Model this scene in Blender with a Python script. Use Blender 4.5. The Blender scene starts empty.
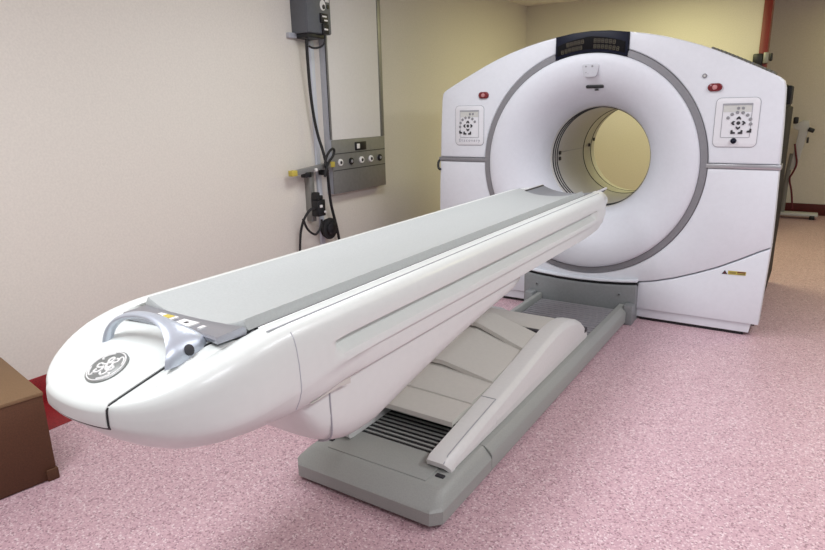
import bpy, bmesh, math, random
from mathutils import Vector, Matrix
random.seed(7)
PI = math.pi
S = bpy.context.scene
COL = S.collection

# ------------------------------------------------------------------ materials
def mat(name, col, rough=.45, metal=0., var=.04, scale=60., bump=0., coat=0., spec=.5):
    m = bpy.data.materials.new(name); m.use_nodes = True
    nt = m.node_tree; b = nt.nodes['Principled BSDF']
    tc = nt.nodes.new('ShaderNodeTexCoord')
    n = nt.nodes.new('ShaderNodeTexNoise'); n.inputs['Scale'].default_value = scale; n.inputs['Detail'].default_value = 4
    nt.links.new(tc.outputs['Object'], n.inputs['Vector'])
    r = nt.nodes.new('ShaderNodeValToRGB')
    r.color_ramp.elements[0].position = .3; r.color_ramp.elements[1].position = .7
    r.color_ramp.elements[0].color = (*[c*(1-var) for c in col], 1)
    r.color_ramp.elements[1].color = (*[min(1, c*(1+var)) for c in col], 1)
    nt.links.new(n.outputs['Fac'], r.inputs['Fac']); nt.links.new(r.outputs['Color'], b.inputs['Base Color'])
    b.inputs['Roughness'].default_value = rough; b.inputs['Metallic'].default_value = metal
    b.inputs['Specular IOR Level'].default_value = spec
    b.inputs['Coat Weight'].default_value = coat
    if bump:
        bp = nt.nodes.new('ShaderNodeBump'); bp.inputs['Strength'].default_value = bump; bp.inputs['Distance'].default_value = .002
        nt.links.new(n.outputs['Fac'], bp.inputs['Height']); nt.links.new(bp.outputs['Normal'], b.inputs['Normal'])
    return m

def floor_mat():
    m = bpy.data.materials.new('speckled_vinyl'); m.use_nodes = True
    nt = m.node_tree; b = nt.nodes['Principled BSDF']; L = nt.links.new
    tc = nt.nodes.new('ShaderNodeTexCoord')
    v = nt.nodes.new('ShaderNodeTexVoronoi'); v.inputs['Scale'].default_value = 170
    L(tc.outputs['Object'], v.inputs['Vector'])
    sep = nt.nodes.new('ShaderNodeSeparateColor'); L(v.outputs['Color'], sep.inputs['Color'])
    r = nt.nodes.new('ShaderNodeValToRGB'); r.color_ramp.interpolation = 'CONSTANT'
    E = r.color_ramp.elements
    cols = [(0, (.36, .225, .255)), (.12, (.55, .36, .405)), (.42, (.61, .41, .455)), (.72, (.66, .465, .50)), (.90, (.77, .63, .65))]
    E[0].position = 0; E[0].color = (*cols[0][1], 1); E[1].position = cols[1][0]; E[1].color = (*cols[1][1], 1)
    for p, c in cols[2:]:
        e = E.new(p); e.color = (*c, 1)
    L(sep.outputs['Red'], r.inputs['Fac'])
    n = nt.nodes.new('ShaderNodeTexNoise'); n.inputs['Scale'].default_value = 2.2; n.inputs['Detail'].default_value = 5
    L(tc.outputs['Object'], n.inputs['Vector'])
    mx = nt.nodes.new('ShaderNodeMix'); mx.data_type = 'RGBA'; mx.blend_type = 'MULTIPLY'; mx.inputs[0].default_value = .35
    r2 = nt.nodes.new('ShaderNodeValToRGB'); r2.color_ramp.elements[0].position = .3; r2.color_ramp.elements[1].position = .7
    r2.color_ramp.elements[0].color = (.88, .86, .86, 1); r2.color_ramp.elements[1].color = (1, 1, 1, 1)
    L(n.outputs['Fac'], r2.inputs['Fac']); L(r.outputs['Color'], mx.inputs[6]); L(r2.outputs['Color'], mx.inputs[7])
    L(mx.outputs[2], b.inputs['Base Color'])
    mr = nt.nodes.new('ShaderNodeMapRange'); mr.inputs['To Min'].default_value = .30; mr.inputs['To Max'].default_value = .44
    L(n.outputs['Fac'], mr.inputs['Value']); L(mr.outputs['Result'], b.inputs['Roughness'])
    b.inputs['Specular IOR Level'].default_value = .4
    return m

M = dict(
 wall=mat('cream_wall_paint', (.74, .705, .635), .8, var=.04, scale=90, bump=.25),
 ceiling=mat('white_ceiling_paint', (.82, .80, .74), .85, scale=30),
 floor=floor_mat(),
 red_vinyl=mat('red_vinyl', (.25, .012, .016), .5, var=.3, scale=120),
 red_shaded=mat('red_vinyl_shaded', (.10, .010, .010), .55, var=.25),  # same red vinyl, with the dimness of the far room put into its colour
 red_paint=mat('red_trim_paint', (.20, .018, .014), .45),
 shell=mat('white_gantry_plastic', (.76, .79, .835), .38, var=.015, scale=40),
 dish=mat('white_dish_plastic', (.73, .755, .805), .5, var=.015, scale=40),
 twhite=mat('white_table_plastic', (.72, .755, .725), .33, var=.012, scale=40, coat=.15),
 pad=mat('pale_grey_vinyl', (.44, .465, .455), .55, var=.04, scale=150, bump=.08),
 cradle=mat('grey_carbon_composite', (.27, .28, .295), .6, var=.04, scale=120),
 white=mat('bright_white_plastic', (.87, .87, .86), .35, var=.01),
 ring=mat('mid_grey_trim', (.235, .235, .25), .4, var=.03),
 strip=mat('silver_trim', (.55, .55, .57), .3, metal=.8, var=.02),
 silver=mat('silver_satin_paint', (.55, .60, .67), .36, metal=.5, var=.02),
 silver_grey=mat('silver_grey_paint', (.36, .37, .41), .3, metal=.6, var=.02),
 base=mat('grey_green_plastic', (.33, .345, .325), .45, var=.06, scale=200, bump=.06),
 plate=mat('grey_metal_plate', (.25, .265, .27), .45, var=.05),
 tray=mat('ribbed_grey_tray', (.27, .265, .285), .4, var=.05),
 grille=mat('dark_grille', (.10, .105, .10), .5),
 beige=mat('beige_cover_plastic', (.60, .59, .54), .45, var=.02),
 arm=mat('warm_white_plastic', (.70, .705, .685), .4, var=.02),
 bore=mat('bore_liner_plastic', (.56, .55, .52), .4, var=.03),
 black=mat('black_plastic', (.010, .010, .012), .4, var=.1),
 rubber=mat('black_rubber', (.012, .012, .013), .6, var=.1),
 housing=mat('dark_grey_housing', (.010, .010, .010), .6, var=.1, spec=.2),
 rib=mat('grey_rib_plastic', (.12, .12, .115), .5, var=.1),
 screen=mat('matt_black_screen', (.004, .004, .005), .7, spec=.15),
 glass=mat('black_glass', (.004, .006, .018), .45, var=.1, spec=.2),
 amber=mat('unlit_amber_segment', (.10, .083, .05), .5, var=.1),
 estop=mat('dark_red_plastic', (.17, .006, .012), .25, coat=.4),
 pink=mat('pale_red_plastic', (.55, .25, .25), .35),
 panelw=mat('panel_white', (.78, .79, .82), .35, var=.01),
 line=mat('panel_grey_line', (.36, .37, .40), .5),
 recess=mat('pale_grey_plastic', (.55, .56, .60), .5, var=.02),
 lcd=mat('grey_lcd', (.62, .63, .60), .3),
 btn=mat('grey_button', (.27, .275, .29), .45),
 ink=mat('dark_ink', (.03, .03, .035), .5),
 faint=mat('grey_lettering', (.30, .31, .36), .5),
 yellow=mat('yellow_sticker', (.55, .45, .08), .5),
 maroon=mat('dark_red_print', (.12, .01, .02), .5),
 alu=mat('brushed_aluminium', (.27, .27, .255), .42, metal=.45, var=.06, scale=30),
 alu_side=mat('anodised_side', (.50, .52, .57), .4, metal=.35, var=.03),
 wpanel=mat('off_white_panel', (.74, .73, .71), .5, var=.02),
 cabinet=mat('dark_grey_steel', (.115, .125, .14), .45, var=.05),
 trunk=mat('pale_blue_grey_plastic', (.60, .63, .70), .4, var=.02),
 label=mat('white_label', (.8, .8, .78), .5, var=.02),
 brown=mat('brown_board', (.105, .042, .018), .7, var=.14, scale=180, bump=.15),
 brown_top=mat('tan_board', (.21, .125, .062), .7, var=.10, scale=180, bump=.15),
 emb=mat('grey_emblem', (.24, .25, .24), .4, metal=.3, var=.04),
 stand=mat('pale_grey_enamel', (.55, .57, .58), .4, var=.03),
 standd=mat('mid_grey_enamel', (.22, .22, .21), .4, var=.05),
)

# ------------------------------------------------------------------ mesh helpers
def obj(name, bm, m, parent=None, angle=38, recalc=True):
    if recalc: bmesh.ops.recalc_face_normals(bm, faces=bm.faces[:])
    for f in bm.faces: f.smooth = True
    lim = math.radians(angle)
    for e in bm.edges:
        if len(e.link_faces) == 2 and e.calc_face_angle(0) > lim: e.smooth = False
    me = bpy.data.meshes.new(name); bm.to_mesh(me); bm.free()
    for mm in (m if isinstance(m, (list, tuple)) else [m]): me.materials.append(mm)
    o = bpy.data.objects.new(name, me); COL.objects.link(o)
    if parent:
        o.parent = parent
        o.matrix_parent_inverse = Matrix.Translation(-parent.location)   # meshes are modelled in room coordinates
    return o
def tag(o, label, cat, group=None):
    o['label'] = label; o['category'] = cat
    if group: o['group'] = group
    return o
def thing(name, label, cat, loc, group=None):
    o = bpy.data.objects.new(name, None); COL.objects.link(o); o.location = loc; o.empty_display_size = .1
    return tag(o, label, cat, group)
def struct(name, bm, m):
    o = obj(name, bm, m); o['kind'] = 'structure'; return o
def join(bm, t, mi=0):
    for f in t.faces: f.material_index = mi
    me = bpy.data.meshes.new('tmp'); t.to_mesh(me); t.free(); bm.from_mesh(me); bpy.data.meshes.remove(me)
def box(bm, a, b, bev=0., seg=2, mi=0, rot=None, piv=None):
    t = bmesh.new(); bmesh.ops.create_cube(t, size=1)
    for v in t.verts: v.co = Vector([a[i]+(v.co[i]+.5)*(b[i]-a[i]) for i in range(3)])
    if bev: bmesh.ops.bevel(t, geom=t.edges[:], offset=bev, segments=seg, affect='EDGES', profile=.5)
    if rot is not None: bmesh.ops.rotate(t, verts=t.verts, cent=piv or ((Vector(a)+Vector(b))/2), matrix=rot)
    join(bm, t, mi); return bm
def Box(*a, **k): return box(bmesh.new(), *a, **k)
AX = {'y': lambda p, d: Vector((p[0], d, p[1])), 'z': lambda p, d: Vector((p[0], p[1], d)), 'x': lambda p, d: Vector((d, p[0], p[1]))}
def prism(bm, pts, d0, d1, axis='y', bev=0., seg=2, mi=0, which='front', big=None, bigw=0.):
    """extrude a closed outline; d0 is the show side"""
    t = bmesh.new(); f = AX[axis]
    v0 = [t.verts.new(f(p, d0)) for p in pts]; v1 = [t.verts.new(f(p, d1)) for p in pts]
    n = len(pts)
    t.faces.new(v0); t.faces.new(v1[::-1])
    for i in range(n): t.faces.new((v0[i], v1[i], v1[(i+1) % n], v0[(i+1) % n]))
    bmesh.ops.recalc_face_normals(t, faces=t.faces[:])
    if bev:
        s0 = set(v0); es = [e for e in t.edges if e.verts[0] in s0 and e.verts[1] in s0]
        if which == 'all': es = t.edges[:]
        bmesh.ops.bevel(t, geom=es, offset=bev, segments=seg, affect='EDGES', profile=.5)
    big_f = [x for x in t.faces if len(x.verts) > 4]
    bmesh.ops.triangulate(t, faces=big_f)
    join(bm, t, mi); return bm
def Prism(*a, **k): return prism(bmesh.new(), *a, **k)
def lathe_y(bm, prof, c, n=96, cz=None, a0=0., a1=2*PI, mi=0):
    """revolve (R, y) about an axis parallel to Y through (c[0], c[1]); cz(R,y) may shift the centre height"""
    t = bmesh.new(); full = abs(a1-a0-2*PI) < 1e-6; rows = []
    for R, y in prof:
        z0 = cz(R, y) if cz else c[1]
        rows.append([t.verts.new((c[0]+R*math.cos(a0+(a1-a0)*i/n), y, z0+R*math.sin(a0+(a1-a0)*i/n))) for i in range(n if full else n+1)])
    for a, b in zip(rows, rows[1:]):
        k = len(a)
        for i in range(k if full else k-1): t.faces.new((a[i], a[(i+1) % k], b[(i+1) % k], b[i]))
    join(bm, t, mi); return bm
def tube(bm, pts, r, n=10, closed=False, mi=0, flat=1.0, smooth=0):
    P = [Vector(p) for p in pts]
    for _ in range(smooth):
        Q = []
        rng = range(len(P)) if closed else range(len(P)-1)
        if not closed: Q.append(P[0])
        for i in rng:
            a, b = P[i], P[(i+1) % len(P)]; Q += [a*.75+b*.25, a*.25+b*.75]
        if not closed: Q.append(P[-1])
        P = Q
    t = bmesh.new(); rows = []; k = len(P); up = None
    for i, p in enumerate(P):
        d = (P[(i+1) % k]-P[i-1]) if closed else (P[min(i+1, k-1)]-P[max(i-1, 0)])
        d.normalize()
        if up is None: up = Vector((0, 0, 1)) if abs(d.z) < .9 else Vector((1, 0, 0))
        s = d.cross(up).normalized(); up = s.cross(d).normalized()
        rr = r[i] if isinstance(r, (list, tuple)) else r
        rows.append([t.verts.new(p+s*rr*math.cos(2*PI*j/n)+up*rr*flat*math.sin(2*PI*j/n)) for j in range(n)])
    prs = list(zip(rows, rows[1:]))+([(rows[-1], rows[0])] if closed else [])
    for a, b in prs:
        for j in range(n): t.faces.new((a[j], a[(j+1) % n], b[(j+1) % n], b[j]))
    if not closed: t.faces.new(rows[0]); t.faces.new(rows[-1])
    bmesh.ops.recalc_face_normals(t, faces=t.faces[:])
    join(bm, t, mi); return bm
def loft(bm, rows, cap=True, mi=0, closed=True):
    t = bmesh.new(); R = [[t.verts.new(p) for p in r] for r in rows]; n = len(R[0])
    for a, b in zip(R, R[1:]):
        for j in range(n if closed else n-1): t.faces.new((a[j], a[(j+1) % n], b[(j+1) % n], b[j]))
    if cap:
        t.faces.new(R[0]); t.faces.new(R[-1][::-1])
    bmesh.ops.recalc_face_normals(t, faces=t.faces[:])
    join(bm, t, mi); return bm
def disc_y(bm, c, r, y0, y1, n=24, bev=0., mi=0):
    return prism(bm, [(c[0]+r*math.cos(2*PI*i/n), c[1]+r*math.sin(2*PI*i/n)) for i in range(n)], y0, y1, 'y', bev, mi=mi)
def rrect(cx, cz, w, h, r, n=5):
    out = []
    for sx, sz, a in ((1, 1, 0), (-1, 1, PI/2), (-1, -1, PI), (1, -1, 1.5*PI)):
        for i in range(n+1):
            t = a+PI/2*i/n; out.append((cx+sx*(w/2-r)+r*math.cos(t), cz+sz*(h/2-r)+r*math.sin(t)))
    return out
def lerp(tab, x):
    if x <= tab[0][0]: return tab[0][1]
    for (a, u), (b, v) in zip(tab, tab[1:]):
        if x <= b: return u+(v-u)*(x-a)/(b-a)
    return tab[-1][1]
def sm(a, b, x):
    t = max(0, min(1, (x-a)/(b-a))); return t*t*(3-2*t)

# ------------------------------------------------------------------ room
WX, BY, FY, CH = -3.28, 7.8, 9.45, 2.645
struct('floor', Box((-3.28, -3.2, -.06), (3.6, FY, 0)), M['floor'])
struct('ceiling', Box((-3.28, -3.2, CH), (3.6, FY, CH+.1)), M['ceiling'])
struct('wall_left', Box((WX-.15, -3.2, -.06), (WX, FY+.15, CH+.1)), M['wall'])
struct('wall_back', Box((WX, BY, 0), (-.655, BY+.16, CH)), M['wall'])
struct('wall_far', Box((WX, FY, -.06), (3.6, FY+.15, CH+.1)), M['wall'])
struct('baseboard_left', Box((WX, -3.2, .0), (WX+.012, BY, .145), .004), M['red_vinyl'])
struct('baseboard_back', Box((WX+.012, BY-.012, .0), (-.655, BY, .145), .004), M['red_vinyl'])
struct('baseboard_far', Box((-.9, FY-.012, .0), (3.6, FY, .145), .004), M['red_shaded'])
struct('trim_1', Box((-.655, BY-.02, 0), (-.575, BY+.18, CH), .006), M['red_paint'])
struct('trim_2', Box((WX+.012, -3.2, 0), (-2.94, BY-.012, .0025)), M['red_vinyl'])

# ------------------------------------------------------------------ gantry
GX, ZC, GF = -1.327, 1.055, 4.24
gantry = thing('scanner_gantry', 'large white ring-shaped medical scanner gantry with round bore, dark display and grey ring trim', 'scanner', (GX, 4.9, 0))
half = [(0, 1.905), (.12, 1.9), (.235, 1.886), (.34, 1.868), (.45, 1.843), (.56, 1.811), (.66, 1.777), (.76, 1.736), (.86, 1.69), (.96, 1.642), (1.05, 1.598), (1.09, 1.577), (1.117, 1.554), (1.127, 1.516), (1.139, 1.3), (1.146, 1.07)]
def side_x(z): return lerp([(.0, 1.136), (.08, 1.140), (.57, 1.157), (.8, 1.154), (1.07, 1.146)], z)
RT = .762
def arcpts(R, a0, a1, n): return [(R*math.cos(a0+(a1-a0)*i/n), ZC+R*math.sin(a0+(a1-a0)*i/n)) for i in range(n+1)]
def mir(pts, s): return [(GX+s*x, z) for x, z in pts]
DW = .237
for s in (1, -1):
    # upper wing
    a_lo = math.asin((1.081-ZC)/RT); a_hi = math.acos(DW/RT)
    pts = arcpts(RT, a_hi, a_lo, 22)+[(1.1455, 1.081)]+half[14:12:-1]+half[12:2:-1]+[(DW, 1.886)]
    obj('upper_cover', Prism(mir(pts, s), GF, GF+.14, bev=.012, seg=3), M['shell'], gantry)
    st = obj('trim_strip', Prism(mir([(RT-.01, 1.052), (1.156, 1.052), (1.156, 1.079), (RT-.01, 1.079)], s), GF-.006, GF+.15, bev=.004), M['strip'] if s > 0 else M['ring'], gantry)
# seam curve between middle shroud and lower panels (offset dx, z)
seam = [(0, .243), (.15, .247), (.30, .258), (.40, .270), (.50, .290), (.62, .325), (.75, .375), (.88, .432), (1.0, .497), (1.10, .555), (1.1570, .584)]
a_l = math.asin((1.05-ZC)/RT)
up = arcpts(RT, -PI-a_l, a_l, 70) if False else arcpts(RT, PI-a_l, 2*PI+a_l, 70)
right_side = [(1.1465, 1.05), (side_x(.8), .8)]+[(x, z+.004) for x, z in seam[::-1]]
left_side = [(-x, z) for x, z in right_side]
shroud = up+right_side[:-1]+[(0, .247)]+[(-x, z) for x, z in right_side[:-1][::-1]]
obj('middle_shroud', Prism(mir(shroud, 1), GF, GF+.14, bev=.008), M['shell'], gantry)
for s in (1, -1):
    low = [(x, z-.005) for x, z in seam if x >= .395]
    pts = [(.40, .085)]+low+[(side_x(.3), .3), (side_x(.085), .085)]
    o = obj('lower_cover', Prism(mir(pts, s), GF+.002, GF+.14, bev=.010), M['shell'], gantry)
    if s > 0:
        b = Prism([(GX+.94, .395), (GX+1.04, .397), (GX+1.04, .420), (GX+.94, .418)], GF-.0005, GF+.003, mi=0)
        prism(b, [(GX+.905, .394), (GX+.937, .395), (GX+.921, .419)], GF-.0005, GF+.003, mi=1)
        prism(b, [(GX+.913, .397), (GX+.929, .397), (GX+.921, .411)], GF-.001, GF+.002, mi=2)
        prism(b, [(GX+.947, .409), (GX+.985, .410), (GX+.985, .413), (GX+.947, .412)], GF-.001, GF+.002, mi=1)
        prism(b, [(GX+.947, .402), (GX+.985, .403), (GX+.985, .406), (GX+.947, .405)], GF-.001, GF+.002, mi=1)
        prism(b, [(GX+.992, .409), (GX+1.037, .410), (GX+1.037, .418), (GX+.992, .417)], GF-.001, GF+.002, mi=2)
        prism(b, [(GX+.992, .401), (GX+1.037, .401), (GX+1.037, .405), (GX+.992, .405)], GF-.001, GF+.002, mi=1)
        w = obj('warning_sticker', b, [M['yellow'], M['ink'], M['maroon']], o); w['label'] = 'yellow warning sticker with small black triangle'
    k = obj('kick_plate', Prism(mir([(.40, .022), (1.090, .022), (1.100, .086), (.40, .086)], s), GF+.02, GF+.14, bev=.004), M['strip'] if False else M['shell'], gantry)
    obj('foot', Box((GX+min(s*.42, s*1.06), GF+.035, 0), (GX+max(s*.42, s*1.06), GF+.5, .024)), M['black'], gantry)
# rear housing with a hole
def outline_hit(a, k=0.):
    pts = [(x, z) for x, z in half]+[(side_x(.57), .57), (side_x(.03), .03), (0, .03)]
    c, s_ = math.cos(a), math.sin(a); sg = 1 if c >= 0 else -1; c = abs(c); best = None
    for (x0, z0), (x1, z1) in zip(pts, pts[1:]):
        z0 -= ZC; z1 -= ZC
        den = c*(z1-z0)-s_*(x1-x0)
        if abs(den) < 1e-9: continue
        t = (x0*(z1-z0)-z0*(x1-x0))/den
        u = ((t*c-x0)*(x1-x0)+(t*s_-z0)*(z1-z0))/max(1e-9, (x1-x0)**2+(z1-z0)**2)
        if t > 0 and -1e-4 <= u <= 1.0001: best = t if best is None else min(best, t)
    t = best-k
    return (GX+sg*t*c, ZC+t*s_)
def ringbody(y0, y1, k, Rin, n=160):
    t = bmesh.new(); A = [2*PI*i/n for i in range(n)]
    # keep the corners sharp by adding their exact angles
    extra = []
    for x, z in [(1.127, 1.516), (1.117, 1.554), (1.136, .03)]:
        for sx in (1, -1): extra.append(math.atan2(z-ZC, sx*x) % (2*PI))
    A = sorted(A+extra); n = len(A)
    O = [outline_hit(a, k) for a in A]; I = [(GX+Rin*math.cos(a), ZC+Rin*math.sin(a)) for a in A]
    f = [[t.verts.new((p[0], y, p[1])) for p in Q] for Q in (O, I) for y in (y0, y1)]
    o0, o1, i0, i1 = f
    for i in range(n):
        j = (i+1) % n
        t.faces.new((o0[i], o0[j], i0[j], i0[i])); t.faces.new((o1[i], i1[i], i1[j], o1[j]))
        t.faces.new((o0[i], o1[i], o1[j], o0[j])); t.faces.new((i0[i], i0[j], i1[j], i1[i]))
    return t
hs = obj('rear_housing', ringbody(GF+.10, 5.72, .028, .765), M['housing'], gantry)
b = bmesh.new()
for i in range(16):   # ribbed vent strip running down the right shoulder
    x = .70+.0225*i
    z = lerp(half, x)
    box(b, (GX+x, GF+.13, z-.03), (GX+x+.014, GF+.42, z+.010), .003)
obj('vent_ribs', b, M['rib'], gantry)
obj('side_bracket', Box((GX+1.12, GF+.2, 1.42), (GX+1.15, GF+.5, 1.53), .006), M['housing'], gantry)
obj('side_bracket', Box((GX+1.12, GF+.15, .95), (GX+1.146, GF+.35, 1.16), .006), M['housing'], gantry)
obj('side_vent_panel', Box((GX+1.09, GF+.16, .12), (GX+1.128, 5.6, 1.40), .01), M['housing'], gantry)
# grey ring trim
a_t = math.acos(DW/.74)
obj('ring_trim', lathe_y(bmesh.new(), [(.760, GF+.12), (.760, GF-.001), (.755, GF-.006), (.722, GF-.008), (.716, GF-.002), (.716, GF+.12)], (GX, ZC), 150, a0=PI-a_t, a1=2*PI+a_t), M['ring'], gantry)
# dished face flowing into the bore
prof = [(.718, GF+.1), (.717, GF-.008), (.712, GF-.018), (.70, GF-.024), (.66, GF-.027), (.62, GF-.022), (.58, GF-.010), (.54, GF+.008), (.50, GF+.035), (.46, GF+.07), (.43, GF+.108), (.40, GF+.155), (.38, GF+.20), (.369, GF+.25), (.364, GF+.28), (.362, GF+.30)]
czf = lambda R, y: ZC+.022*sm(.70, .36, R)
def czf(R, y): return ZC+.022*(1-sm(.36, .70, R))
dish = obj('dish_face', lathe_y(bmesh.new(), prof, (GX, ZC), 160, cz=czf), M['dish'], gantry, angle=60)
BZ = ZC+.022
liner = obj('bore_liner', lathe_y(bmesh.new(), [(.362, GF+.295), (.356, GF+.30), (.356, 4.75), (.35, 4.95), (.347, 5.25), (.347, 5.26), (.352, 5.265), (.352, 5.48), (.356, 5.49), (.36, 5.60), (.375, 5.66), (.40, 5.70), (.44, 5.725), (.60, 5.73), (.77, 5.71)], (GX, BZ), 120), M['bore'], gantry, angle=60)
def torus(y, R, r): return tube(bmesh.new(), [(GX+R*math.cos(2*PI*i/96), y, BZ+R*math.sin(2*PI*i/96)) for i in range(96)], r, 8, closed=True)
for y, r in ((GF+.325, .007), (GF+.372, .006), (GF+.415, .006), (5.26, .005), (5.48, .005)):
    obj('groove_ring', torus(y, .356 if y < 4.8 else (.3475 if y < 5.3 else .3535), r), M['black'], liner)
b = bmesh.new()
for a, y in ((PI*.985, 4.70), (PI*1.025, 4.70), (PI*.97, 5.42), (PI*.93, 5.52)):
    p = Vector((GX+.346*math.cos(a), y, BZ+.346*math.sin(a)))
    obj('laser_port', Box((p.x-.006, p.y-.014, p.z-.014), (p.x+.006, p.y+.014, p.z+.014), .004), M['black'], liner)
obj('liner_seam', tube(bmesh.new(), [(GX-.3495, 4.72, BZ+.02), (GX-.3475, 5.25, BZ+.02)], .0022, 6), M['line'], liner)
# recesses on the dish
def dy(R): return lerp([(r, y) for r, y in prof[::-1] if r < .7], R)
zs = 1.562; ys = dy(zs-ZC)
b = Prism(rrect(GX+.026, zs, .118, .022, .010), ys-.004, ys+.03, bev=.002); prism(b, rrect(GX+.034, zs-.022, .022, .008, .003), ys+.010, ys+.04)
obj('laser_slot', b, M['black'], dish)
zs = 1.668; ys = GF-.024
pl = [(GX+.006+1.28*x, zs-.002+1.05*z) for x, z in ((-.034, .036), (.040, .036), (.046, .028), (.046, .016), (.038, -.028), (.026, -.042), (-.020, -.042), (-.032, -.028), (-.040, .016), (-.040, .028))]
cp = obj('camera_cover', Prism(pl, ys-.006, ys+.02, bev=.003), M['recess'], dish)
cp['label'] = 'grey bevelled cover plate'
b = bmesh.new()
for dx, dz, r in ((-.02, .02, .006), (.022, .02, .007), (-.018, -.018, .0035), (-.004, -.026, .002)): obj('sensor_dot', disc_y(bmesh.new(), (GX+dx, zs+dz), r, ys-.0075, ys, 12), M['btn'], dish)
# display
dsp_lo = arcpts(.722, math.acos(DW/.722), PI-math.acos(DW/.722), 24)
dsp_hi = [(-DW, 1.884), (-.12, 1.901), (0, 1.907), (.12, 1.901), (DW, 1.884)]
disp = obj('display_housing', Prism(mir(dsp_lo+dsp_hi, 1), GF-.02, GF+.2, bev=.010), M['glass'], gantry)
r0 = arcpts(.738, math.acos(.222/.738), PI-math.acos(.222/.738), 20)
r1 = [(x, z+.080-abs(x)*.06) for x, z in r0[::-1]]
scr = obj('screen', Prism(mir(r0+r1, 1), GF-.024, GF-.01, bev=.002), M['screen'], disp)
b = bmesh.new()
def digit(bm, cx, cz, w, h, tilt, y):
    t = w*.22
    segs = [(0, h/2, w*.8, t), (0, 0, w*.8, t), (0, -h/2, w*.8, t), (-w/2, h/4, t, h*.42), (w/2, h/4, t, h*.42), (-w/2, -h/4, t, h*.42), (w/2, -h/4, t, h*.42)]
    c, s = math.cos(tilt), math.sin(tilt)
    for x, z, ww, hh in segs:
        q = [(x+dx*ww/2, z+dz*hh/2) for dx, dz in ((-1, -1), (1, -1), (1, 1), (-1, 1))]
        prism(bm, [(cx+px*c-pz*s, cz+px*s+pz*c) for px, pz in q], y, y+.003)
for x0, n, row in ((-.150, 5, 0), (-.185, 6, 1), (.030, 6, 0), (.030, 7, 1)):
    for i in range(n):
        x = x0+i*.0245; R = .738+(.053 if row == 0 else .018)
        b = bmesh.new(); digit(b, GX+x, ZC+math.sqrt(R*R-x*x)-abs(x)*.02, .0135, .022, -x/R*.5, GF-.0255); obj('segment_digit', b, M['amber'], disp)
# emergency stops and a small lens
for s, cx_ in ((1, .760), (-1, .774)):
    e = obj('emergency_button', Prism(rrect(GX+s*cx_, 1.530, .080, .046, .022), GF-.014, GF+.01, bev=.006, seg=3), M['estop'], gantry)
    obj('button_cap', disc_y(bmesh.new(), (GX+s*cx_, 1.530), .014, GF-.020, GF, 20, .003), M['pink'], e)
b = disc_y(bmesh.new(), (GX+.697, 1.598), .014, GF-.006, GF+.01, 20, .003, mi=0); disc_y(b, (GX+.697, 1.598), .006, GF-.008, GF, 16, mi=1)
obj('sensor_lens', b, [M['btn'], M['lcd']], gantry)
# control panels
def arrow(cx, cz, r, a):
    q = [(.95, 0), (.15, .85), (-.65, .85), (-.10, 0), (-.65, -.85), (.15, -.85)]
    c, s = math.cos(a), math.sin(a)
    return [(cx+r*(x*c-z*s), cz+r*(x*s+z*c)) for x, z in q]
def ringframe(bm, w, h, r, t, cx, cz, y0, y1, mi=0):
    o, i = rrect(cx, cz, w, h, r), rrect(cx, cz, w-2*t, h-2*t, max(.002, r-t))
    n = len(o); T = bmesh.new()
    V = [[T.verts.new((p[0], y, p[1])) for p in q] for q in (o, i) for y in (y0, y1)]
    for k in range(n):
        j = (k+1) % n
        T.faces.new((V[0][k], V[0][j], V[2][j], V[2][k])); T.faces.new((V[0][k], V[1][k], V[1][j], V[0][j])); T.faces.new((V[2][k], V[2][j], V[3][j], V[3][k]))
    bmesh.ops.recalc_face_normals(T, faces=T.faces[:]); join(bm, T, mi); return bm
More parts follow.
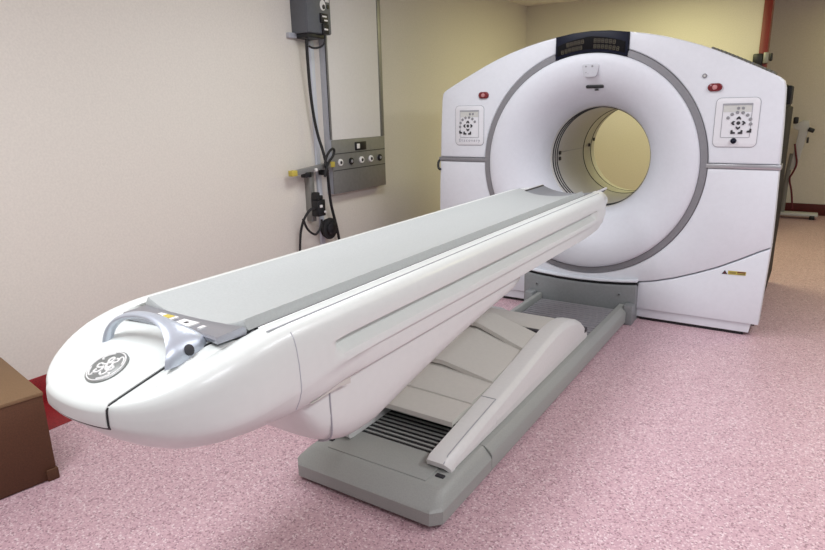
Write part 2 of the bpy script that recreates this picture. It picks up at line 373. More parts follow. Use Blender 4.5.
def control_panel(cx, cz, w, h, s, knob):
    p = obj('control_panel', Prism(rrect(cx, cz, w, h, .028), GF-.005, GF+.02, bev=.003), M['panelw'], gantry)
    p['label'] = 'raised white control panel with %s' % ('a black knob below its keys' if knob else 'small grey lettering below its keys')
    y = GF-.005
    iw, ih, iz = w*.68, h*.70, cz+h*.04
    b = ringframe(bmesh.new(), w+.006, h+.006, .031, .004, cx, cz, GF-.003, GF+.01); obj('panel_outline', b, M['line'], p)
    b = ringframe(bmesh.new(), iw, ih, .006, .003, cx, iz, y-.002, y+.004); box(b, (cx-iw/2, y-.003, iz+ih/2-.010), (cx+iw/2, y+.003, iz+ih/2)); obj('key_area_frame', b, M['line'], p)
    obj('status_window', Box((cx-iw/2+.005, y-.001, iz+ih/2-.05), (cx+iw/2-.005, y+.003, iz+ih/2-.011)), M['lcd'], p)
    for dx in (.005, .030): obj('status_icon', disc_y(bmesh.new(), (cx+dx, iz+ih/2-.028), .0085, y-.003, y, 16), M['btn'], p)
    kx, kz = cx+s*.012, iz-ih*.07
    for i in range(7):
        a = PI*(.84-i*.145) if s > 0 else PI*(.16+i*.145)
        obj('round_key', disc_y(bmesh.new(), (kx+.066*math.cos(a), kz+.062*math.sin(a)), .0095, y-.004, y, 16, .001), M['btn'], p)
    for i in range(4):
        a = PI/2*i
        obj('arrow_key', Prism(arrow(kx+.027*math.cos(a), kz+.027*math.sin(a), .0135, a), y-.004, y), M['ink'], p)
    obj('centre_key', disc_y(bmesh.new(), (kx, kz), .0105, y-.004, y, 16, .001), M['ink'], p)
    for dx in (-.026, .016, .062 if s > 0 else -.062):
        x, z = kx+dx, kz-.052+(.008 if abs(dx) > .05 else 0)
        b = Prism([(x-.011, z-.011), (x+.013, z-.011), (x+.013, z-.001), (x+.001, z+.001), (x-.002, z+.012), (x-.011, z+.010)] if dx < .01 else [(x+.011, z-.011), (x-.013, z-.011), (x-.013, z-.001), (x-.001, z+.001), (x+.002, z+.012), (x+.011, z+.010)], y-.004, y)
        obj('corner_key', b, M['ink'], p)
    if knob:
        prof = [(.0165, y), (.0165, y-.006), (.0145, y-.014), (.009, y-.020), (.001, y-.022)]
        obj('knob', lathe_y(bmesh.new(), prof, (cx-.004, cz-h*.375), 20), M['glass'], p)
    return p
control_panel(GX+.894, 1.324, .234, .284, 1, True)
lp = control_panel(GX-.890, 1.316, .234, .284, -1, False)
cu = bpy.data.curves.new('lettering', 'FONT'); cu.body = 'Discovery'; cu.size = .030; cu.align_x = 'CENTER'; cu.space_character = 1.45; cu.extrude = .0006
to = bpy.data.objects.new('lettering', cu); COL.objects.link(to)
bpy.context.view_layer.update()
me = bpy.data.meshes.new_from_object(to.evaluated_get(bpy.context.evaluated_depsgraph_get()))
bpy.data.objects.remove(to)
bm = bmesh.new(); bm.from_mesh(me); bmesh.ops.rotate(bm, verts=bm.verts, cent=(0, 0, 0), matrix=Matrix.Rotation(PI/2, 3, 'X'))
bmesh.ops.translate(bm, verts=bm.verts, vec=(GX-.890, GF-.0062, 1.199))
obj('lettering', bm, M['faint'], lp, recalc=False)
# hook on the left strip
obj('hook', tube(bmesh.new(), [(GX-1.138, GF+.02, 1.062), (GX-1.152, GF-.002, 1.058), (GX-1.158, GF-.015, 1.035), (GX-1.156, GF-.018, 1.0), (GX-1.143, GF-.018, .985), (GX-1.134, GF-.02, .99)], .009, 8, smooth=2), M['black'], gantry)
# bridge plate at the foot of the gantry
pb = [(-.402, 0), (.402, 0), (.402, .258), (.30, .246), (.15, .235), (0, .231), (-.15, .235), (-.30, .246), (-.402, .258)]
bp_ = obj('bridge_plate', Prism(mir(pb, 1), GF-.06, GF+.06, bev=.006), M['plate'], gantry)
bp_['label'] = 'grey steel plate bolted at the gantry foot'
for dx in (-.30, .295):
    b = disc_y(bmesh.new(), (GX+dx, .185), .013, GF-.064, GF-.05, 16, .002, mi=0); disc_y(b, (GX+dx, .185), .005, GF-.066, GF-.05, 6, mi=1)
    obj('bolt', b, [M['plate'], M['ink']], bp_)
lip = [(x, z+.020) for x, z in pb[2:]]
lip2 = [(-.402, .290), (-.30, .278), (-.15, .266), (0, .262), (.15, .266), (.30, .278), (.402, .292)]
obj('bridge_lip', Prism(mir(lip+lip2, 1), GF-.045, GF+.04, bev=.004), M['shell'], gantry)
obj('bridge_gap', Prism(mir([(x, z-.004) for x, z in lip]+[(x, z-.03) for x, z in lip[::-1]], 1), GF-.03, GF+.03), M['black'], gantry)

# ------------------------------------------------------------------ patient table
TX = -1.305
table = thing('patient_table', 'long white scanner patient table with grey pad, raised on a grey-green base', 'medical table', (TX, 2.6, 0))
# base
def plan(x0, x1, y0, y1, c): return [(x0+c, y0), (x1-c, y0), (x1, y0+c), (x1, y1), (x0, y1), (x0, y0+c)]
def base_mesh(y0, y1, front):
    rows = []
    c = .036 if front else 0
    for ins, z in ((.012, .012), (0, .022), (0, .072), (.006, .084), (.034, .117), (.042, .122)):
        k = max(0.001, c-ins*.4) if front else .001
        rows.append([(x, y, z) for x, y in plan(TX-.345+ins, TX+.345-ins, y0+(ins*2.0 if front else 0), y1, k)])
    return loft(bmesh.new(), rows)
cap_ = obj('base_front', base_mesh(1.60, 2.03, True), M['base'], table, angle=25)
b = bmesh.new()
for y0, y1 in ((1.72, 1.735),): pass
obj('base_bed', Box((TX-.30, 2.03, .012), (TX+.30, 4.175, .072)), M['base'], table)
for s in (1, -1):
    pr = [(.345, .022), (.345, .085), (.338, .098), (.312, .120), (.30, .122), (.282, .122), (.278, .115), (.278, .06), (.30, .012), (.335, .012)]
    rows = [[(TX+s*x, y, z) for x, z in pr] for y in (2.034, 4.17)]
    obj('side_rail', loft(bmesh.new(), rows), M['base'], table, angle=30)
    obj('rail_bracket', Box((TX+min(s*.325, s*.385), 4.10, 0), (TX+max(s*.325, s*.385), 4.178, .135), .006), M['plate'], table)
b = bmesh.new()
for i in range(26):
    y = 3.10+i*.041
    box(b, (TX-.276, y, .066), (TX+.276, y+.026, .084), .004, 1)
obj('ribbed_tray', b, M['tray'], table)
b = Box((TX-.262, 1.875, .110), (TX+.262, 2.70, .1235), mi=0)
for i in range(27):
    y = 1.885+i*.030; box(b, (TX-.255, y, .118), (TX+.255, y+.009, .1275), mi=1)
obj('floor_grille', b, [M['black'], M['base']], table)
obj('base_top_plate', Box((TX-.235, 1.70, .118), (TX+.235, 1.865, .1265), .004), M['base'], table)
for s in (1, -1):
    obj('foot_block', Box((TX+s*.265-.018, 1.745, .118), (TX+s*.265+.018, 1.765, .128), .003), M['ink'], table)
# lift arms
def arm_side(off):
    return [(1.815, .126), (1.785, .136), (1.78, .158), (1.80, .172), (1.92, .188), (2.15, .216), (2.40, .246), (2.60, .276), (2.78, .304), (2.92, .320), (3.05, .322), (3.17, .308), (3.28, .276), (3.37, .232), (3.43, .188), (3.445, .160), (3.435, .126)]
for s in (1, -1):
    ps = arm_side(0); rows = []
    cy_, cz_ = 2.6, .19
    for dx, k in ((.188, -.006), (.193, .0), (.262, .0), (.270, -.005), (.287, -.02), (.290, -.026)):
        rows.append([(TX+s*dx, y+(-.6*k if y < 2 else .6*k), z+(k if z > .13 else 0)) for y, z in ps])
    a = obj('lift_arm', loft(bmesh.new(), rows), M['arm'], table, angle=40)
    b = Prism([(2.60+.003, .20), (2.60+.010, .20), (2.60+.010, .275), (2.60+.003, .275)], TX+s*.291, TX+s*.294, axis='x') if False else None
    d = .276
    obj('arm_seam', tube(bmesh.new(), [(TX+s*.192, 2.24, .2265), (TX+s*.235, 2.24, .2275), (TX+s*.262, 2.24, .2275), (TX+s*.262, 2.05, .2055), (TX+s*.262, 1.95, .1935), (TX+s*.262, 1.82, .1755), (TX+s*.264, 1.782, .158)], .0022, 6), M['line'], a)
    obj('arm_pivot_hole', Box((TX+s*.280-.012, 3.375, .165), (TX+s*.280+.012, 3.425, .190), .004), M['ink'], a)
    obj('arm_button', lathe_y(bmesh.new(), [(.0, 2.0), (.011, 2.0), (.013, 2.004)], (0, 0), 14) if False else Box((TX+s*.289-.003, 2.185, .140), (TX+s*.289+.003, 2.21, .163), .003), M['arm'], a)
b = Box((TX-.20, 2.93, .285), (TX+.20, 3.14, .318), .012); box(b, (TX-.19, 2.97, .10), (TX+.19, 3.10, .29), .006)
obj('arm_crossbar', b, M['beige'], table)
b = Box((TX+.11, 2.905, .296), (TX+.185, 2.94, .312), .004); obj('crossbar_slot', b, M['ink'], table)
# telescopic lift covers
def cover(y0, y1, zr0, zr1, rise0, rise1, w):
    rows = []
    n = 8
    for y, zr, ri in ((y0, zr0, rise0), (y0+.008, zr0+.006, rise0), (y1, zr1, rise1)):
        top = []
        for i in range(-n, n+1):
            u = i/n; top.append((TX+u*w, y, zr+ri*(1-max(0, (u+.35)/1.35))))
        bot = [(x, y, z-.022-(.09 if y == y0 else .09)*0) for x, y, z in top[::-1]]
        rows.append(top+bot)
    return loft(bmesh.new(), rows)
obj('lift_cover', cover(1.99, 2.24, .212, .220, .004, .010, .186), M['beige'], table)
obj('lift_cover', cover(2.16, 2.46, .224, .238, .010, .040, .187), M['beige'], table)
obj('lift_cover', cover(2.36, 2.80, .246, .270, .050, .085, .188), M['beige'], table)
obj('lift_cover', cover(2.71, 2.90, .282, .300, .095, .075, .189), M['beige'], table)

# lift housing (pod under the table body)
bt = [(1.065, .72), (1.08, .665), (1.105, .615), (1.14, .565), (1.19, .527), (1.25, .500), (1.33, .485), (1.42, .486), (1.50, .503), (1.58, .522), (1.75, .558), (1.95, .596), (2.2, .632), (2.45, .664), (2.56, .684), (2.62, .71)]
rows = []
for y in [1.065, 1.07, 1.08, 1.095, 1.115, 1.14, 1.17, 1.215, 1.26, 1.31, 1.36, 1.42, 1.5, 1.58, 1.7, 1.85, 2.0, 2.2, 2.4, 2.5, 2.56, 2.60]:
    zb = lerp(bt, y); w = .265*(1-.08*(1-sm(1.06, 1.17, y)))*(1-.25*sm(2.45, 2.62, y)); zt = .735
    h = zt-zb
    pr = [(w, zt), (w, zb+h*.75), (w, zb+h*.5), (w-.004, zb+h*.34), (w-.016, zb+h*.19), (w-.040, zb+h*.08), (w-.078, zb+h*.018), (w-.13, zb), (0, zb)]
    pr = pr+[(-x, z) for x, z in pr[::-1][1:]]
    rows.append([(TX+x, y, z) for x, z in pr])
hous = obj('lift_housing', loft(bmesh.new(), rows), M['twhite'], table, angle=60)
obj('housing_seam', tube(bmesh.new(), [(TX+.2652, 1.17, .735), (TX+.2652, 1.17, .66), (TX+.2625, 1.175, .60), (TX+.252, 1.182, .565), (TX+.226, 1.19, .541), (TX+.19, 1.195, .528)], .0028, 6, smooth=2), M['line'], hous)
obj('housing_tab', Prism([(1.075, .722), (1.19, .735), (1.235, .735), (1.235, .716), (1.19, .724)], TX+.235, TX+.288, axis='x', bev=.002), M['beige'], hous)
for s in (1, -1): obj('housing_gap', tube(bmesh.new(), [(TX+s*.271, y, .7325) for y in (1.24, 1.8, 2.40)]+[(TX+s*.245, 2.55, .7275)], .0045, 6), M['black'], hous)

# table body
HW = .305
Y0 = .625
ztop = [(.62, .848), (.63, .855), (.66, .867), (.72, .890), (.77, .9085), (.83, .926), (.90, .940), (.98, .949), (1.05, .95), (3.60, .95), (3.74, .945), (3.80, .93), (3.82, .915)]
zbot = [(.62, .825), (.632, .800), (.66, .770), (.70, .742), (.75, .717), (.82, .698), (.90, .692), (1.0, .697), (1.10, .711), (1.2, .722), (1.3, .725), (3.30, .725), (3.50, .735), (3.66, .77), (3.76, .81), (3.82, .85)]
def wid(y):
    a = 1.0
    if y < .96: a = max(.0, 1-((.96-y)/(.96-Y0))**2.4)**(1/2.4)
    if y > 3.56: a *= 1-.17*sm(3.56, 3.82, y)**1.0
    return max(a, .03)
def section(y):
    zt, zb, w = lerp(ztop, y), lerp(zbot, y), wid(y)
    k = sm(.90, .965, y)
    g = sm(1.15, 1.21, y)*(1-sm(3.40, 3.45, y)); g2 = sm(1.05, 1.5, y)*(1-sm(3.5, 3.7, y))
    tr = .064*k
    P = [(0, .95-tr), (.10, .95-tr), (.200, .95-tr), (.214, .95-tr), (.219, .95-tr*.4), (.222, .948-.0*tr), (.226, .95), (.262, .95), (.274, .9475), (.286, .938), (.296, .922), (.302, .900), (.305, .878),
         (.306-.002*g, .872), (.307-.040*g, .866-.004*g), (.308-.036*g, .842), (.309-.003*g, .826), (.3095, .815), (.310-.001*g2, .803), (.309-.018*g2, .797), (.306-.017*g2, .777), (.300-.008*g2, .752), (.290, .740), (.27, .733), (.21, .727), (.12, .725), (0, .725)]
    out = []
    for x, z in P:
        zz = zb+(z-.725)/.225*(zt-zb)
        xx = x*w
        if y < 1.15:   # hull: tuck the underside in towards the nose
            q = 1-sm(.80, 1.15, y); f = max(0, min(1, (.83-z)/.105))
            xx *= 1-.30*q*f*f
        if k > .9 and len(out) < 4: zz = min(zz, .884)
        out.append((xx, zz))
    return out
ys_ = [Y0+.0006+.46*(1-math.cos(PI/2*i/24)) for i in range(25)]
ys_ = ys_+[1.10, 1.13, 1.15, 1.165, 1.18, 1.195, 1.21, 1.25, 1.35, 1.5, 1.8, 2.2, 2.6, 3.0, 3.3, 3.40, 3.41, 3.425, 3.44, 3.45, 3.5, 3.56, 3.60, 3.64, 3.68, 3.72, 3.75, 3.77, 3.79, 3.805, 3.815, 3.82]
rows = []
for y in ys_:
    s_ = section(y); full = s_+[(-x, z) for x, z in s_[::-1][1:-1]]
    rows.append([(TX+x, y, z) for x, z in full])
body = obj('table_body', loft(bmesh.new(), rows), M['twhite'], table, angle=42)
# panel seams on the body
def side_pt(y, i, off=.0006):
    x, z = section(y)[i]; return (TX+x+off, y, z)
obj('body_seam', tube(bmesh.new(), [side_pt(1.02, i) for i in range(9, 22)], .0014, 6), M['recess'], body)
obj('rail_seam', tube(bmesh.new(), [(TX+.264, y, .9502) for y in (.965, 1.5, 2.5, 3.6)], .0018, 6), M['line'], body)
# end lid
def top_z(dx, y):
    sec = section(y); dx = abs(dx)
    for (x0, z0), (x1, z1) in zip(sec, sec[1:]):
        if x1 >= dx: return z0+(z1-z0)*(dx-x0)/max(1e-9, x1-x0)
    return None
def half_w(y, z):
    sec = section(y)
    if z > sec[6][1]: return -1
    for (x0, z0), (x1, z1) in zip(sec[6:], sec[7:]):
        if z0 >= z >= z1: return x0+(x1-x0)*(z0-z)/max(1e-9, z0-z1)
    return -1
def y_front(dx, z):
    lo, hi = Y0, .96
    for _ in range(36):
        m_ = (lo+hi)/2
        if half_w(m_, z) < abs(dx): lo = m_
        else: hi = m_
    return hi
def lid_mesh(wd, off, yb, drop):
    n = 24; rows = []
    for i in range(-n, n+1):
        dx = wd*i/n
        lo, hi = Y0, .96
        for _ in range(36):
            m_ = (lo+hi)/2
            if section(m_)[7][0] < abs(dx*(1.22-.50*(yb-m_)/.30)): lo = m_
            else: hi = m_
        yr = hi; col = []
        for k in range(13):
            y = yb+(yr+.004-yb)*k/12; xk = dx*(1.22-.50*(yb-y)/.30); col.append((TX+xk, y, top_z(xk, y)))
        zr = col[-1][2]
        for k in range(1, 9):
            zl = min(zr-.012, drop); z = zr-.003-(zr-.003-zl)*k/8; col.append((TX+xk, min(y_front(xk, z), yr+.002), z))
        rows.append(col)
    t = bmesh.new(); R = [[t.verts.new(p) for p in r] for r in rows]
    for a, b_ in zip(R, R[1:]):
        for j in range(len(a)-1): t.faces.new((a[j], a[j+1], b_[j+1], b_[j]))
    bmesh.ops.recalc_face_normals(t, faces=t.faces[:])
    if sum(f.normal.z for f in t.faces) < 0: bmesh.ops.reverse_faces(t, faces=t.faces[:])
    t.normal_update()
    N = {v: v.normal.copy() for v in t.verts}
    for v in t.verts: v.co += N[v]*off
    bmesh.ops.solidify(t, geom=t.faces[:], thickness=.010)
    return t
lidg = obj('lid_gap', lid_mesh(.1555, .0018, .925, .809), M['black'], table, angle=50)
lid = obj('end_lid', lid_mesh(.1510, .0045, .925, .815), M['twhite'], table, angle=50)
lid['label'] = 'smooth white lid over the rounded table end'
# emblem: disc with a script monogram
LY = .720; lz = lerp(ztop, LY)+.0062; slope = math.atan2(.9085-.867, .11)+.015
def on_lid(u, v, h=0.):
    return (TX+u, LY+v*math.cos(slope)-h*math.sin(slope), lz+v*math.sin(slope)+h*math.cos(slope))
er = .050
b = bmesh.new(); n = 40
loft(b, [[on_lid(r*math.cos(2*PI*i/n), r*math.sin(2*PI*i/n), h) for i in range(n)] for r, h in ((er, -.010), (er, .002), (er-.002, .0035))])
emb = obj('emblem', b, M['emb'], table); emb['label'] = 'round grey emblem with a white script monogram'
b = bmesh.new(); h = .0038
tube(b, [on_lid((er-.005)*math.cos(2*PI*i/48), (er-.005)*math.sin(2*PI*i/48), h) for i in range(48)], .0016, 6, closed=True)
def stroke(pts, r=.0028, sc=.00052): tube(b, [on_lid(x*sc, y*sc, h) for x, y in pts], r, 6, smooth=3)
# left letter: looped G ; right letter: looped E ; four hooks inside the rim
stroke([(-8, -6), (-22, -18), (-42, -20), (-50, -4), (-38, 8), (-18, 2), (-2, 18), (4, 38), (-4, 52), (-18, 48), (-22, 32), (-10, 18), (8, 22), (20, 30)])
stroke([(-8, -6), (0, -24), (-6, -42), (-22, -50), (-34, -42), (-30, -28)])
stroke([(14, 50), (30, 52), (36, 38), (24, 26), (12, 28), (24, 20), (30, 6), (18, -8), (2, -4), (-4, 8)])
stroke([(10, -12), (26, -20), (46, -16), (52, 0), (42, 10), (30, 4), (32, -12), (44, -30), (36, -46), (20, -50), (8, -38)])
for q in range(4):
    a = PI/2*q+.35
    stroke([(78*math.cos(a+t), 78*math.sin(a+t)) for t in (0, .25, .5, .75)]+[(66*math.cos(a+.85), 66*math.sin(a+.85)), (62*math.cos(a+.7), 62*math.sin(a+.7))], .0020)
obj('monogram', b, M['label'], emb)
# grab handle: an arch across the lid with flared feet
rows = []; N = 32
for i in range(N+1):
    t = i/N; a = PI*t; e = abs(math.cos(a))
    x = TX+.030-.138*math.cos(a); zc_ = .912+.082*math.sin(a)**.75
    yc = .785+.035*math.sin(a)+(.026 if t > .5 else .006)*e**3
    wy = .018+(.042 if t > .5 else -.004)*e**3; th = .0085
    # outward normal in xz
    nx, nz = -math.cos(a)*.9, math.sin(a)*.9+.15; l = math.hypot(nx, nz); nx /= l; nz /= l
    ring_ = []
    for j in range(12):
        q = 2*PI*j/12; ring_.append((x+nx*th*math.sin(q), yc+wy*math.cos(q), zc_+nz*th*math.sin(q)-.10*(wy*math.cos(q))*(1-e)))
    rows.append(ring_)
hd = obj('grab_handle', loft(bmesh.new(), rows), M['silver'], table, angle=60)
for s in (1,):
    b = bmesh.new(); c = Vector((TX+.030+s*.1375, .815, .937))
    nrm = Vector((s*.93, 0, .36)); u_ = Vector((0, 1, 0)); v_ = nrm.cross(u_)
    loft(b, [[tuple(c+nrm*h+u_*r*math.cos(2*PI*k/16)+v_*r*1.15*math.sin(2*PI*k/16)) for k in range(16)] for r, h in ((.0115, -.004), (.0115, .0095), (.008, .0105))])
    obj('handle_hole', b, M['ink'], hd)
# curved silver plate under the pad end
rows = []
for i in range(-11, 15):
    u = i/14; x = TX+.012+.206*u; yf = .858+.022*(1-u*u); z = .956+.006*u*u
    rows.append([(x, yf, z-.016), (x, yf-.003, z-.006), (x, yf+.002, z), (x, .935, z+.002), (x, .945, z-.004), (x, .945, z-.02)])
hp = obj('handle_plate', loft(bmesh.new(), rows), M['silver_grey'], table, angle=40)
pl_ = []
for x0, x1, y0, y1, h, mi in ((-.070, .000, .884, .914, .9612, 0), (-.042, -.012, .893, .912, .9622, 1), (-.066, -.050, .890, .900, .9622, 2), (.026, .082, .878, .910, .9616, 0), (.050, .060, .889, .899, .9626, 2), (.108, .120, .882, .900, .9620, 0)):
    b = bmesh.new() if mi == 0 else b
    box(b, (TX+.012+x0, y0, h-.004), (TX+.012+x1, y1, h), mi=mi)
    if mi == 0: pl_.append(b)
for b in pl_: obj('plate_label', b, [M['label'], M['yellow'], M['ink']], hp)
# cradle and pad
def strip_mesh(y0, y1, hw, zc0, rise, th, ny=2, edge=.004, end_lift=0):
    rows = []
    n = 14
    Y = [y0, y0+edge, y1-edge, y1] if ny == 2 else [y0, y0+edge*.5, y0+edge*2]+[y0+(y1-y0)*k/ny for k in range(1, ny)]+[y1-edge*2, y1]
    for y in Y:
        e = edge*.8 if y in (y0, y1) else 0
        top = []; bot = []
        for i in range(-n, n+1):
            u = i/n; x = TX+.012+u*hw; xt = x if abs(u) < .99 else TX+.012+u*(hw-edge*.9); zb = zc0+rise*abs(u)**2.5
            rim = .0 if abs(u) < .99 else edge*.5
            top.append((xt, y, zb+th-e-rim)); bot.append((x, y, zb+e*.6+rim*.5))
        rows.append(top+bot[::-1])
    return loft(bmesh.new(), rows)
obj('cradle', strip_mesh(.965, 3.90, .198, .892, .040, .010), M['cradle'], table)
b = bmesh.new()
g_ = bmesh.new()
for s in (1, -1):
    box(b, (TX+.012+s*.2095-.0040, .98, .936), (TX+.012+s*.2095+.0040, 3.905, .949), .003)
    box(g_, (TX+.012+s*.2-.0055, .98, .925), (TX+.012+s*.2+.0055, 3.895, .9455), .002)
obj('cradle_gap', g_, M['black'], table)
obj('cradle_edge', b, M['white'], table)
pad = obj('mattress_pad', strip_mesh(.955, 3.50, .198, .9025, .041, .034, ny=12, edge=.010), M['pad'], table)

# ------------------------------------------------------------------ left wall equipment
def wp(y, z, off): return (WX+off, y, z)
PX = WX+.075
wu = thing('gas_supply_unit', 'tall aluminium wall unit with off-white panel and a row of five round sockets', 'wall panel', (WX, 4.17, .80))
y0, y1, zb, zm, zt = 3.815, 4.53, .800, 1.222, 2.60
obj('side_casing', Box((WX, y0, zb), (PX-.006, y1, zt), .004), M['alu_side'], wu)
obj('console', Box((PX-.02, y0+.001, zb), (PX, y1, zm), .003), M['alu'], wu)
obj('white_panel', Box((PX-.02, y0+.014, zm+.003), (PX-.002, y1-.055, zt-.03)), M['wpanel'], wu)
obj('frame_strip', Box((PX-.02, y1-.05, zm+.003), (PX+.001, y1, zt), .003), M['alu'], wu)
obj('frame_strip', Box((PX-.02, y0, zm+.003), (PX+.001, y0+.011, zt), .003), M['alu'], wu)
b = bmesh.new()
for z in (1.115, .985): box(b, (PX-.002, y0+.004, z-.003), (PX+.0015, y1-.004, z+.003))
obj('console_groove', b, M['ink'], wu)
dsx = obj('display_socket', Box((PX-.004, 4.105, 1.095+.032), (PX+.006, 4.255, 1.195), .004), M['black'], wu)
obj('indicator', Box((PX+.002, 4.125, 1.140), (PX+.008, 4.165, 1.180), .003), M['label'], dsx)
for i, y in enumerate((3.905, 4.045, 4.185, 4.315, 4.445)):
    k = obj('gas_socket', bmesh.new() if False else Prism([(y+.028*math.cos(2*PI*j/20), 1.000+.046+.028*math.sin(2*PI*j/20)) for j in range(20)], PX+.012, PX-.004, axis='x', bev=.004), M['black'] if i in (1, 4) else M['label'], wu)
    obj('socket_core', Prism([(y+.013*math.cos(2*PI*j/14), 1.046+.013*math.sin(2*PI*j/14)) for j in range(14)], PX+.016, PX, axis='x', bev=.002), M['ink'] if i not in (1, 4) else M['btn'], k)

cabx = WX+.145
cb = thing('electrical_cabinet', 'dark grey steel electrical box mounted high on the wall beside the tall aluminium unit', 'electrical box', (WX, 3.66, 1.975))
obj('case', Box((WX, 3.53, 1.985), (cabx, 3.79, 2.55), .004), M['cabinet'], cb)
obj('door', Box((cabx-.002, 3.534, 1.99), (cabx+.008, 3.788, 2.546), .003), M['cabinet'], cb)
obj('mounting_lip', Box((WX, 3.47, 1.955), (WX+.03, 3.60, 1.99), .003), M['alu_side'], cb)
obj('bottom_tray', Box((WX, 3.545, 1.955), (cabx-.01, 3.73, 1.985), .004), M['black'], cb)
so = obj('outlet', Box((cabx+.004, 3.665, 2.06), (cabx+.020, 3.745, 2.125), .004), M['black'], cb)
obj('outlet_slot', Box((cabx+.018, 3.68, 2.098), (cabx+.024, 3.725, 2.108)), M['label'], so)
obj('outlet_slot', Box((cabx+.018, 3.70, 2.072), (cabx+.024, 3.735, 2.082)), M['label'], so)
so = obj('plug', Box((cabx+.004, 3.68, 1.985), (cabx+.026, 3.745, 2.055), .006), M['rubber'], cb)
b = Box((cabx+.022, 3.69, 2.01), (cabx+.029, 3.73, 2.022), .002); obj('plug_band', b, M['label'], so)
b = Prism([(3.705+.030*math.cos(2*PI*j/20), 2.180+.036*math.sin(2*PI*j/20)) for j in range(20)], cabx+.010, cabx+.004, axis='x', mi=0)
prism(b, [(3.712+.014*math.cos(2*PI*j/14), 2.170+.016*math.sin(2*PI*j/14)) for j in range(14)], cabx+.014, cabx+.004, axis='x', mi=1)
obj('warning_label', b, [M['label'], M['ink']], cb)
obj('key_lock', Prism([(3.71+.024*math.cos(2*PI*j/16), 2.265+.026*math.sin(2*PI*j/16)) for j in range(16)], cabx+.02, cabx, axis='x', bev=.003), M['black'], cb)
b = Box((cabx+.004, 3.735, 2.205), (cabx+.011, 3.775, 2.235), .002); obj('name_tag', b, M['label'], cb)
obj('small_lock', Prism([(3.76+.012*math.cos(2*PI*j/12), 2.175+.016*math.sin(2*PI*j/12)) for j in range(12)], cabx+.014, cabx, axis='x'), M['black'], cb)

tr = tag(obj('cable_trunking', Box((WX, 3.690, .0), (WX+.022, 3.735, 1.95), .004), M['trunk']), 'pale blue-grey vertical cable trunking on the wall below the dark electrical box', 'cable trunking')
BRX = WX+.075
br = thing('wall_bracket', 'grey T-shaped wall bracket with yellow-capped crossbar ends', 'bracket', (WX, 3.5, .9))
R0 = (3.355, 1.012); R1 = (3.795, 1.040)
b = Prism([(R0[0]+.03, R0[1]-.018), (R1[0]-.02, R1[1]-.018), (R1[0]-.02, R1[1]+.018), (R0[0]+.03, R0[1]+.018)], BRX+.02, BRX-.02, axis='x', bev=.003)
obj('crossbar', b, M['standd'], br)
for (yy, zz) in ((R0[0]+.005, R0[1]), (R1[0]-.005, R1[1])):
    e = obj('end_cap', Box((BRX-.022, yy-.028, zz-.021), (BRX+.022, yy+.028, zz+.021), .005), M['yellow'], br); e['label'] = 'yellow end cap'
obj('post', Box((WX+.003, 3.555, .62), (BRX-.018, 3.605, 1.012), .004), M['alu'], br)
for yy in (3.50, 3.70): obj('clamp', Box((BRX-.03, yy-.03, .968), (BRX+.03, yy+.03, 1.008), .006), M['black'], br)
obj('tie_knob', Box((BRX-.01, 3.575, 1.005), (BRX+.032, 3.60, 1.03), .006), M['label'], br)
jb = thing('junction_box', 'small black socket box with leads clamped to the wall bracket post', 'junction box', (WX+.06, 3.585, 0.710))
obj('box_body', Box((WX+.062, 3.550, 0.665), (WX+.13, 3.635, 0.790), .006), M['black'], jb)
obj('box_terminal', Box((WX+.07, 3.550, 0.790), (WX+.12, 3.590, 0.850), .006), M['rubber'], jb)
obj('box_terminal', Box((WX+.066, 3.600, 0.790), (WX+.11, 3.635, 0.820), .005), M['rubber'], jb)
obj('box_screw', Box((WX+.136, 3.560, 0.735), (WX+.146, 3.585, 0.755), .002), M['label'], jb)
obj('box_screw', Box((WX+.136, 3.605, 0.690), (WX+.146, 3.625, 0.705), .002), M['label'], jb)
cr = thing('cable_reel', 'round black cable reel hanging low on the wall beside the trunking', 'cable reel', (WX+.02, 3.715, .545))
obj('reel_flange', Prism([(3.715+.085*math.cos(2*PI*j/28), .545+.085*math.sin(2*PI*j/28)) for j in range(28)], WX+.10, WX+.085, axis='x', bev=.003), M['rubber'], cr)
obj('reel_drum', Prism([(3.715+.05*math.cos(2*PI*j/20), .545+.05*math.sin(2*PI*j/20)) for j in range(20)], WX+.115, WX+.036, axis='x', bev=.004), M['black'], cr)
b = bmesh.new()
for rr, xo in ((.060, .050), (.068, .060), (.063, .070), (.070, .078)):
    tube(b, [(WX+xo, 3.715+rr*math.cos(2*PI*j/24), .545+rr*math.sin(2*PI*j/24)) for j in range(24)], .007, 8, closed=True)
obj('wound_cable', b, M['rubber'], cr)
c = obj('power_cable', tube(bmesh.new(), [(WX+.09, 3.58, 1.948), (WX+.08, 3.59, 1.82), (WX+.06, 3.62, 1.55), (WX+.06, 3.66, 1.30), (WX+.105, 3.685, 1.12), (WX+.112, 3.70, 1.0), (WX+.09, 3.735, .86), (WX+.06, 3.78, .72), (WX+.05, 3.86, .50), (WX+.04, 3.90, .30), (WX+.04, 3.92, .012)], .0115, 10, smooth=3), M['rubber'])
tag(c, 'thick black power cable dropping from the dark electrical box past the bracket', 'cable')
c = obj('looped_cable', tube(bmesh.new(), [(WX+.13, 3.655, 1.04), (WX+.13, 3.665, 1.09), (WX+.13, 3.71, 1.145), (WX+.13, 3.76, 1.17), (WX+.13, 3.78, 1.145), (WX+.13, 3.75, 1.10), (WX+.13, 3.70, 1.07), (WX+.133, 3.67, 1.03), (WX+.13, 3.645, .96)], .010, 8, smooth=3), M['rubber'])
tag(c, 'short black cable loop standing up over the bracket crossbar', 'cable')
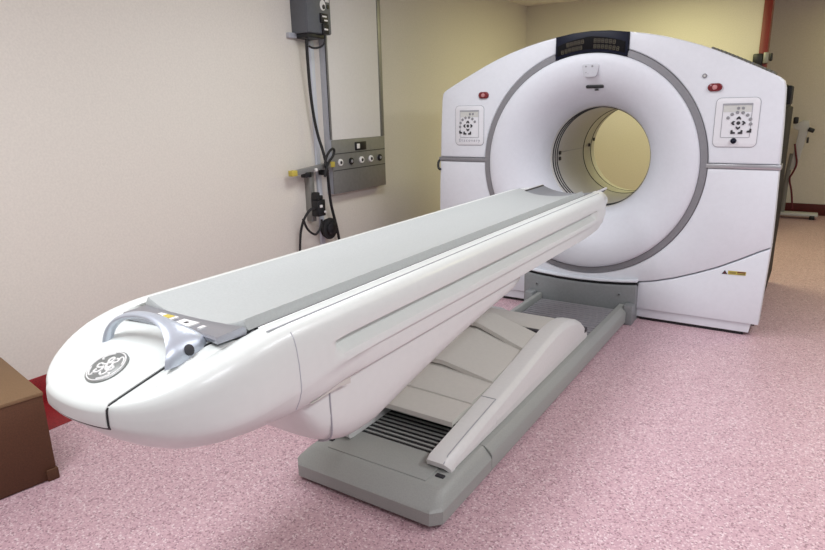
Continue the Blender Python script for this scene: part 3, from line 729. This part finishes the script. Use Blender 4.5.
c = obj('jumper_cable', tube(bmesh.new(), [(WX+.105, 3.585, 1.90), (WX+.12, 3.61, 1.885), (WX+.14, 3.66, 1.89), (WX+.158, 3.70, 1.92), (WX+.161, 3.705, 1.978)], .007, 8, smooth=3), M['rubber'])
tag(c, 'thin black lead curving from box plug to power cable under electrical box', 'cable')
c = obj('hanging_cable', tube(bmesh.new(), [(WX+.10, 3.545, 0.720), (WX+.09, 3.514, 0.735), (WX+.07, 3.464, 0.680), (WX+.05, 3.433, 0.600), (WX+.04, 3.418, 0.480), (WX+.03, 3.412, 0.300)], .010, 8, smooth=3), M['rubber'])
tag(c, 'black cable curving from junction box down the wall, leftmost of the hanging leads', 'cable')
c = obj('short_lead', tube(bmesh.new(), [(WX+.10, 3.405, 0.670), (WX+.10, 3.445, 0.580), (WX+.10, 3.525, 0.525), (WX+.10, 3.565, 0.540), (WX+.10, 3.605, 0.580), (WX+.10, 3.615, 0.635)], .009, 8, smooth=3), M['rubber'])
tag(c, 'short black lead looping under the junction box towards the reel', 'cable')

# ------------------------------------------------------------------ brown box
ang = -.175
cx0 = thing('brown_box', 'plain brown board box on the floor by the left wall, cut by the picture edge', 'box', (-2.5, 1.10, 0))
rotm = Matrix.Rotation(ang, 3, 'Z'); pv = Vector((-2.50, 1.10, 0))
def rbox(a, b_, bev=.0): return Box(a, b_, bev=bev, rot=rotm, piv=pv)
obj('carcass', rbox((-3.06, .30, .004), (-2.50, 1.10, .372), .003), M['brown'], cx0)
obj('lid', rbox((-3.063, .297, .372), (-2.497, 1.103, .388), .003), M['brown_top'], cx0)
obj('corner_foot', rbox((-2.515, 1.06, 0), (-2.490, 1.105, .05), .004), M['brown'], cx0)

# ------------------------------------------------------------------ things at the far right
st = thing('equipment_stand', 'pale grey equipment stand with slanted head and low base by the far wall', 'equipment stand', (-.12, 9.15, 0))
b = Box((-.42, 9.05, .035), (.09, 9.20, .075), .012); obj('base_bar', b, M['stand'], st)
for x in (-.36, .03):
    for y in (9.07, 9.18): obj('castor', Box((x-.03, y-.03, 0), (x+.03, y+.03, .05), .012), M['black'], st)
obj('column', tube(bmesh.new(), [(-.30, 9.12, .07), (-.295, 9.12, .50), (-.27, 9.12, .80)], .028, 12), M['standd'], st)
hdp = [(-.275, .60), (-.205, .62), (-.125, 1.13), (-.14, 1.20), (-.20, 1.205), (-.30, 1.14), (-.29, 1.10), (-.235, 1.08)]
obj('slanted_head', Prism(hdp, 9.08, 9.16, bev=.01), M['stand'], st)
obj('clamp_knob', Box((-.14, 9.06, 1.06), (-.07, 9.15, 1.11), .01, rot=Matrix.Rotation(.4, 3, 'Y')), M['black'], st)
obj('clamp_knob', Box((-.305, 9.08, 1.16), (-.25, 9.15, 1.24), .012), M['black'], st)
obj('clamp_knob', Box((-.14, 9.07, .93), (-.115, 9.12, 1.0), .006), M['black'], st)
obj('tubing', tube(bmesh.new(), [(-.255, 9.07, .92), (-.23, 9.05, .80), (-.20, 9.05, .68), (-.24, 9.05, .56), (-.27, 9.06, .50), (-.22, 9.05, .34), (-.19, 9.06, .12)], .011, 8, smooth=2), M['maroon'], st)
wb = thing('wall_fixture', 'small black and grey fixture on the red door trim above the gantry shoulder', 'wall fixture', (-.62, BY-.05, 1.85))
obj('fixture_body', Box((-.70, BY-.075, 1.80), (-.61, BY-.0, 1.92), .012), M['black'], wb)
obj('fixture_plate', Box((-.605, BY-.07, 1.82), (-.555, BY-.0, 1.93), .008), M['alu'], wb)
obj('fixture_knob', Box((-.55, BY-.06, 1.84), (-.52, BY-.02, 1.92), .01), M['black'], wb)

# ------------------------------------------------------------------ lights
def area(name, loc, sx, sy, power, col, rot=(0, 0, 0)):
    l = bpy.data.lights.new(name, 'AREA'); l.shape = 'RECTANGLE'; l.size = sx; l.size_y = sy; l.energy = power; l.color = col
    o = bpy.data.objects.new(name, l); COL.objects.link(o); o.location = loc; o.rotation_euler = rot; return o
cool = (.93, .955, 1.0); warm = (1, .97, .50)
Z = CH-.02
area('ceiling_light', (-1.7, 0.2, Z), .6, 1.2, 66, cool)
area('ceiling_light', (1.1, .4, Z), .6, 1.2, 68, cool)
area('ceiling_light', (-1.7, 2.9, Z), .6, 1.2, 42, cool)
area('ceiling_light', (1.1, 2.9, Z), .6, 1.2, 66, cool)
area('ceiling_light', (-1.4, 6.4, Z), .6, 1.2, 50, warm)
area('ceiling_light', (1.1, 6.0, Z), .6, 1.2, 26, warm)
area('ceiling_light', (.8, 8.8, Z), 1.2, .6, 9, (1, .90, .34))
w = bpy.data.worlds.new('world'); S.world = w; w.use_nodes = True
bg = w.node_tree.nodes['Background']; bg.inputs['Color'].default_value = (.90, .94, 1.0, 1); bg.inputs['Strength'].default_value = .45

# ------------------------------------------------------------------ camera
f, pit, yaw, rol = 620., math.radians(15.04), math.radians(33.05), math.radians(-1.364)
F = Vector((-math.sin(yaw)*math.cos(pit), math.cos(yaw)*math.cos(pit), -math.sin(pit)))
R = Vector((math.cos(yaw), math.sin(yaw), 0)); U = R.cross(F)
c, s = math.cos(rol), math.sin(rol); R2 = c*R+s*U; U2 = -s*R+c*U
cam = bpy.data.cameras.new('camera'); co = bpy.data.objects.new('camera', cam); COL.objects.link(co)
cam.sensor_width = 36; cam.lens = f/825*36; cam.clip_start = .02
co.matrix_world = Matrix(((R2.x, U2.x, -F.x, 0), (R2.y, U2.y, -F.y, 0), (R2.z, U2.z, -F.z, 1.45), (0, 0, 0, 1)))
S.camera = co
vs = S.view_settings; vs.view_transform = 'Standard'; vs.look = 'None'; vs.gamma = 1; vs.exposure = -0.6; vs.use_curve_mapping = False
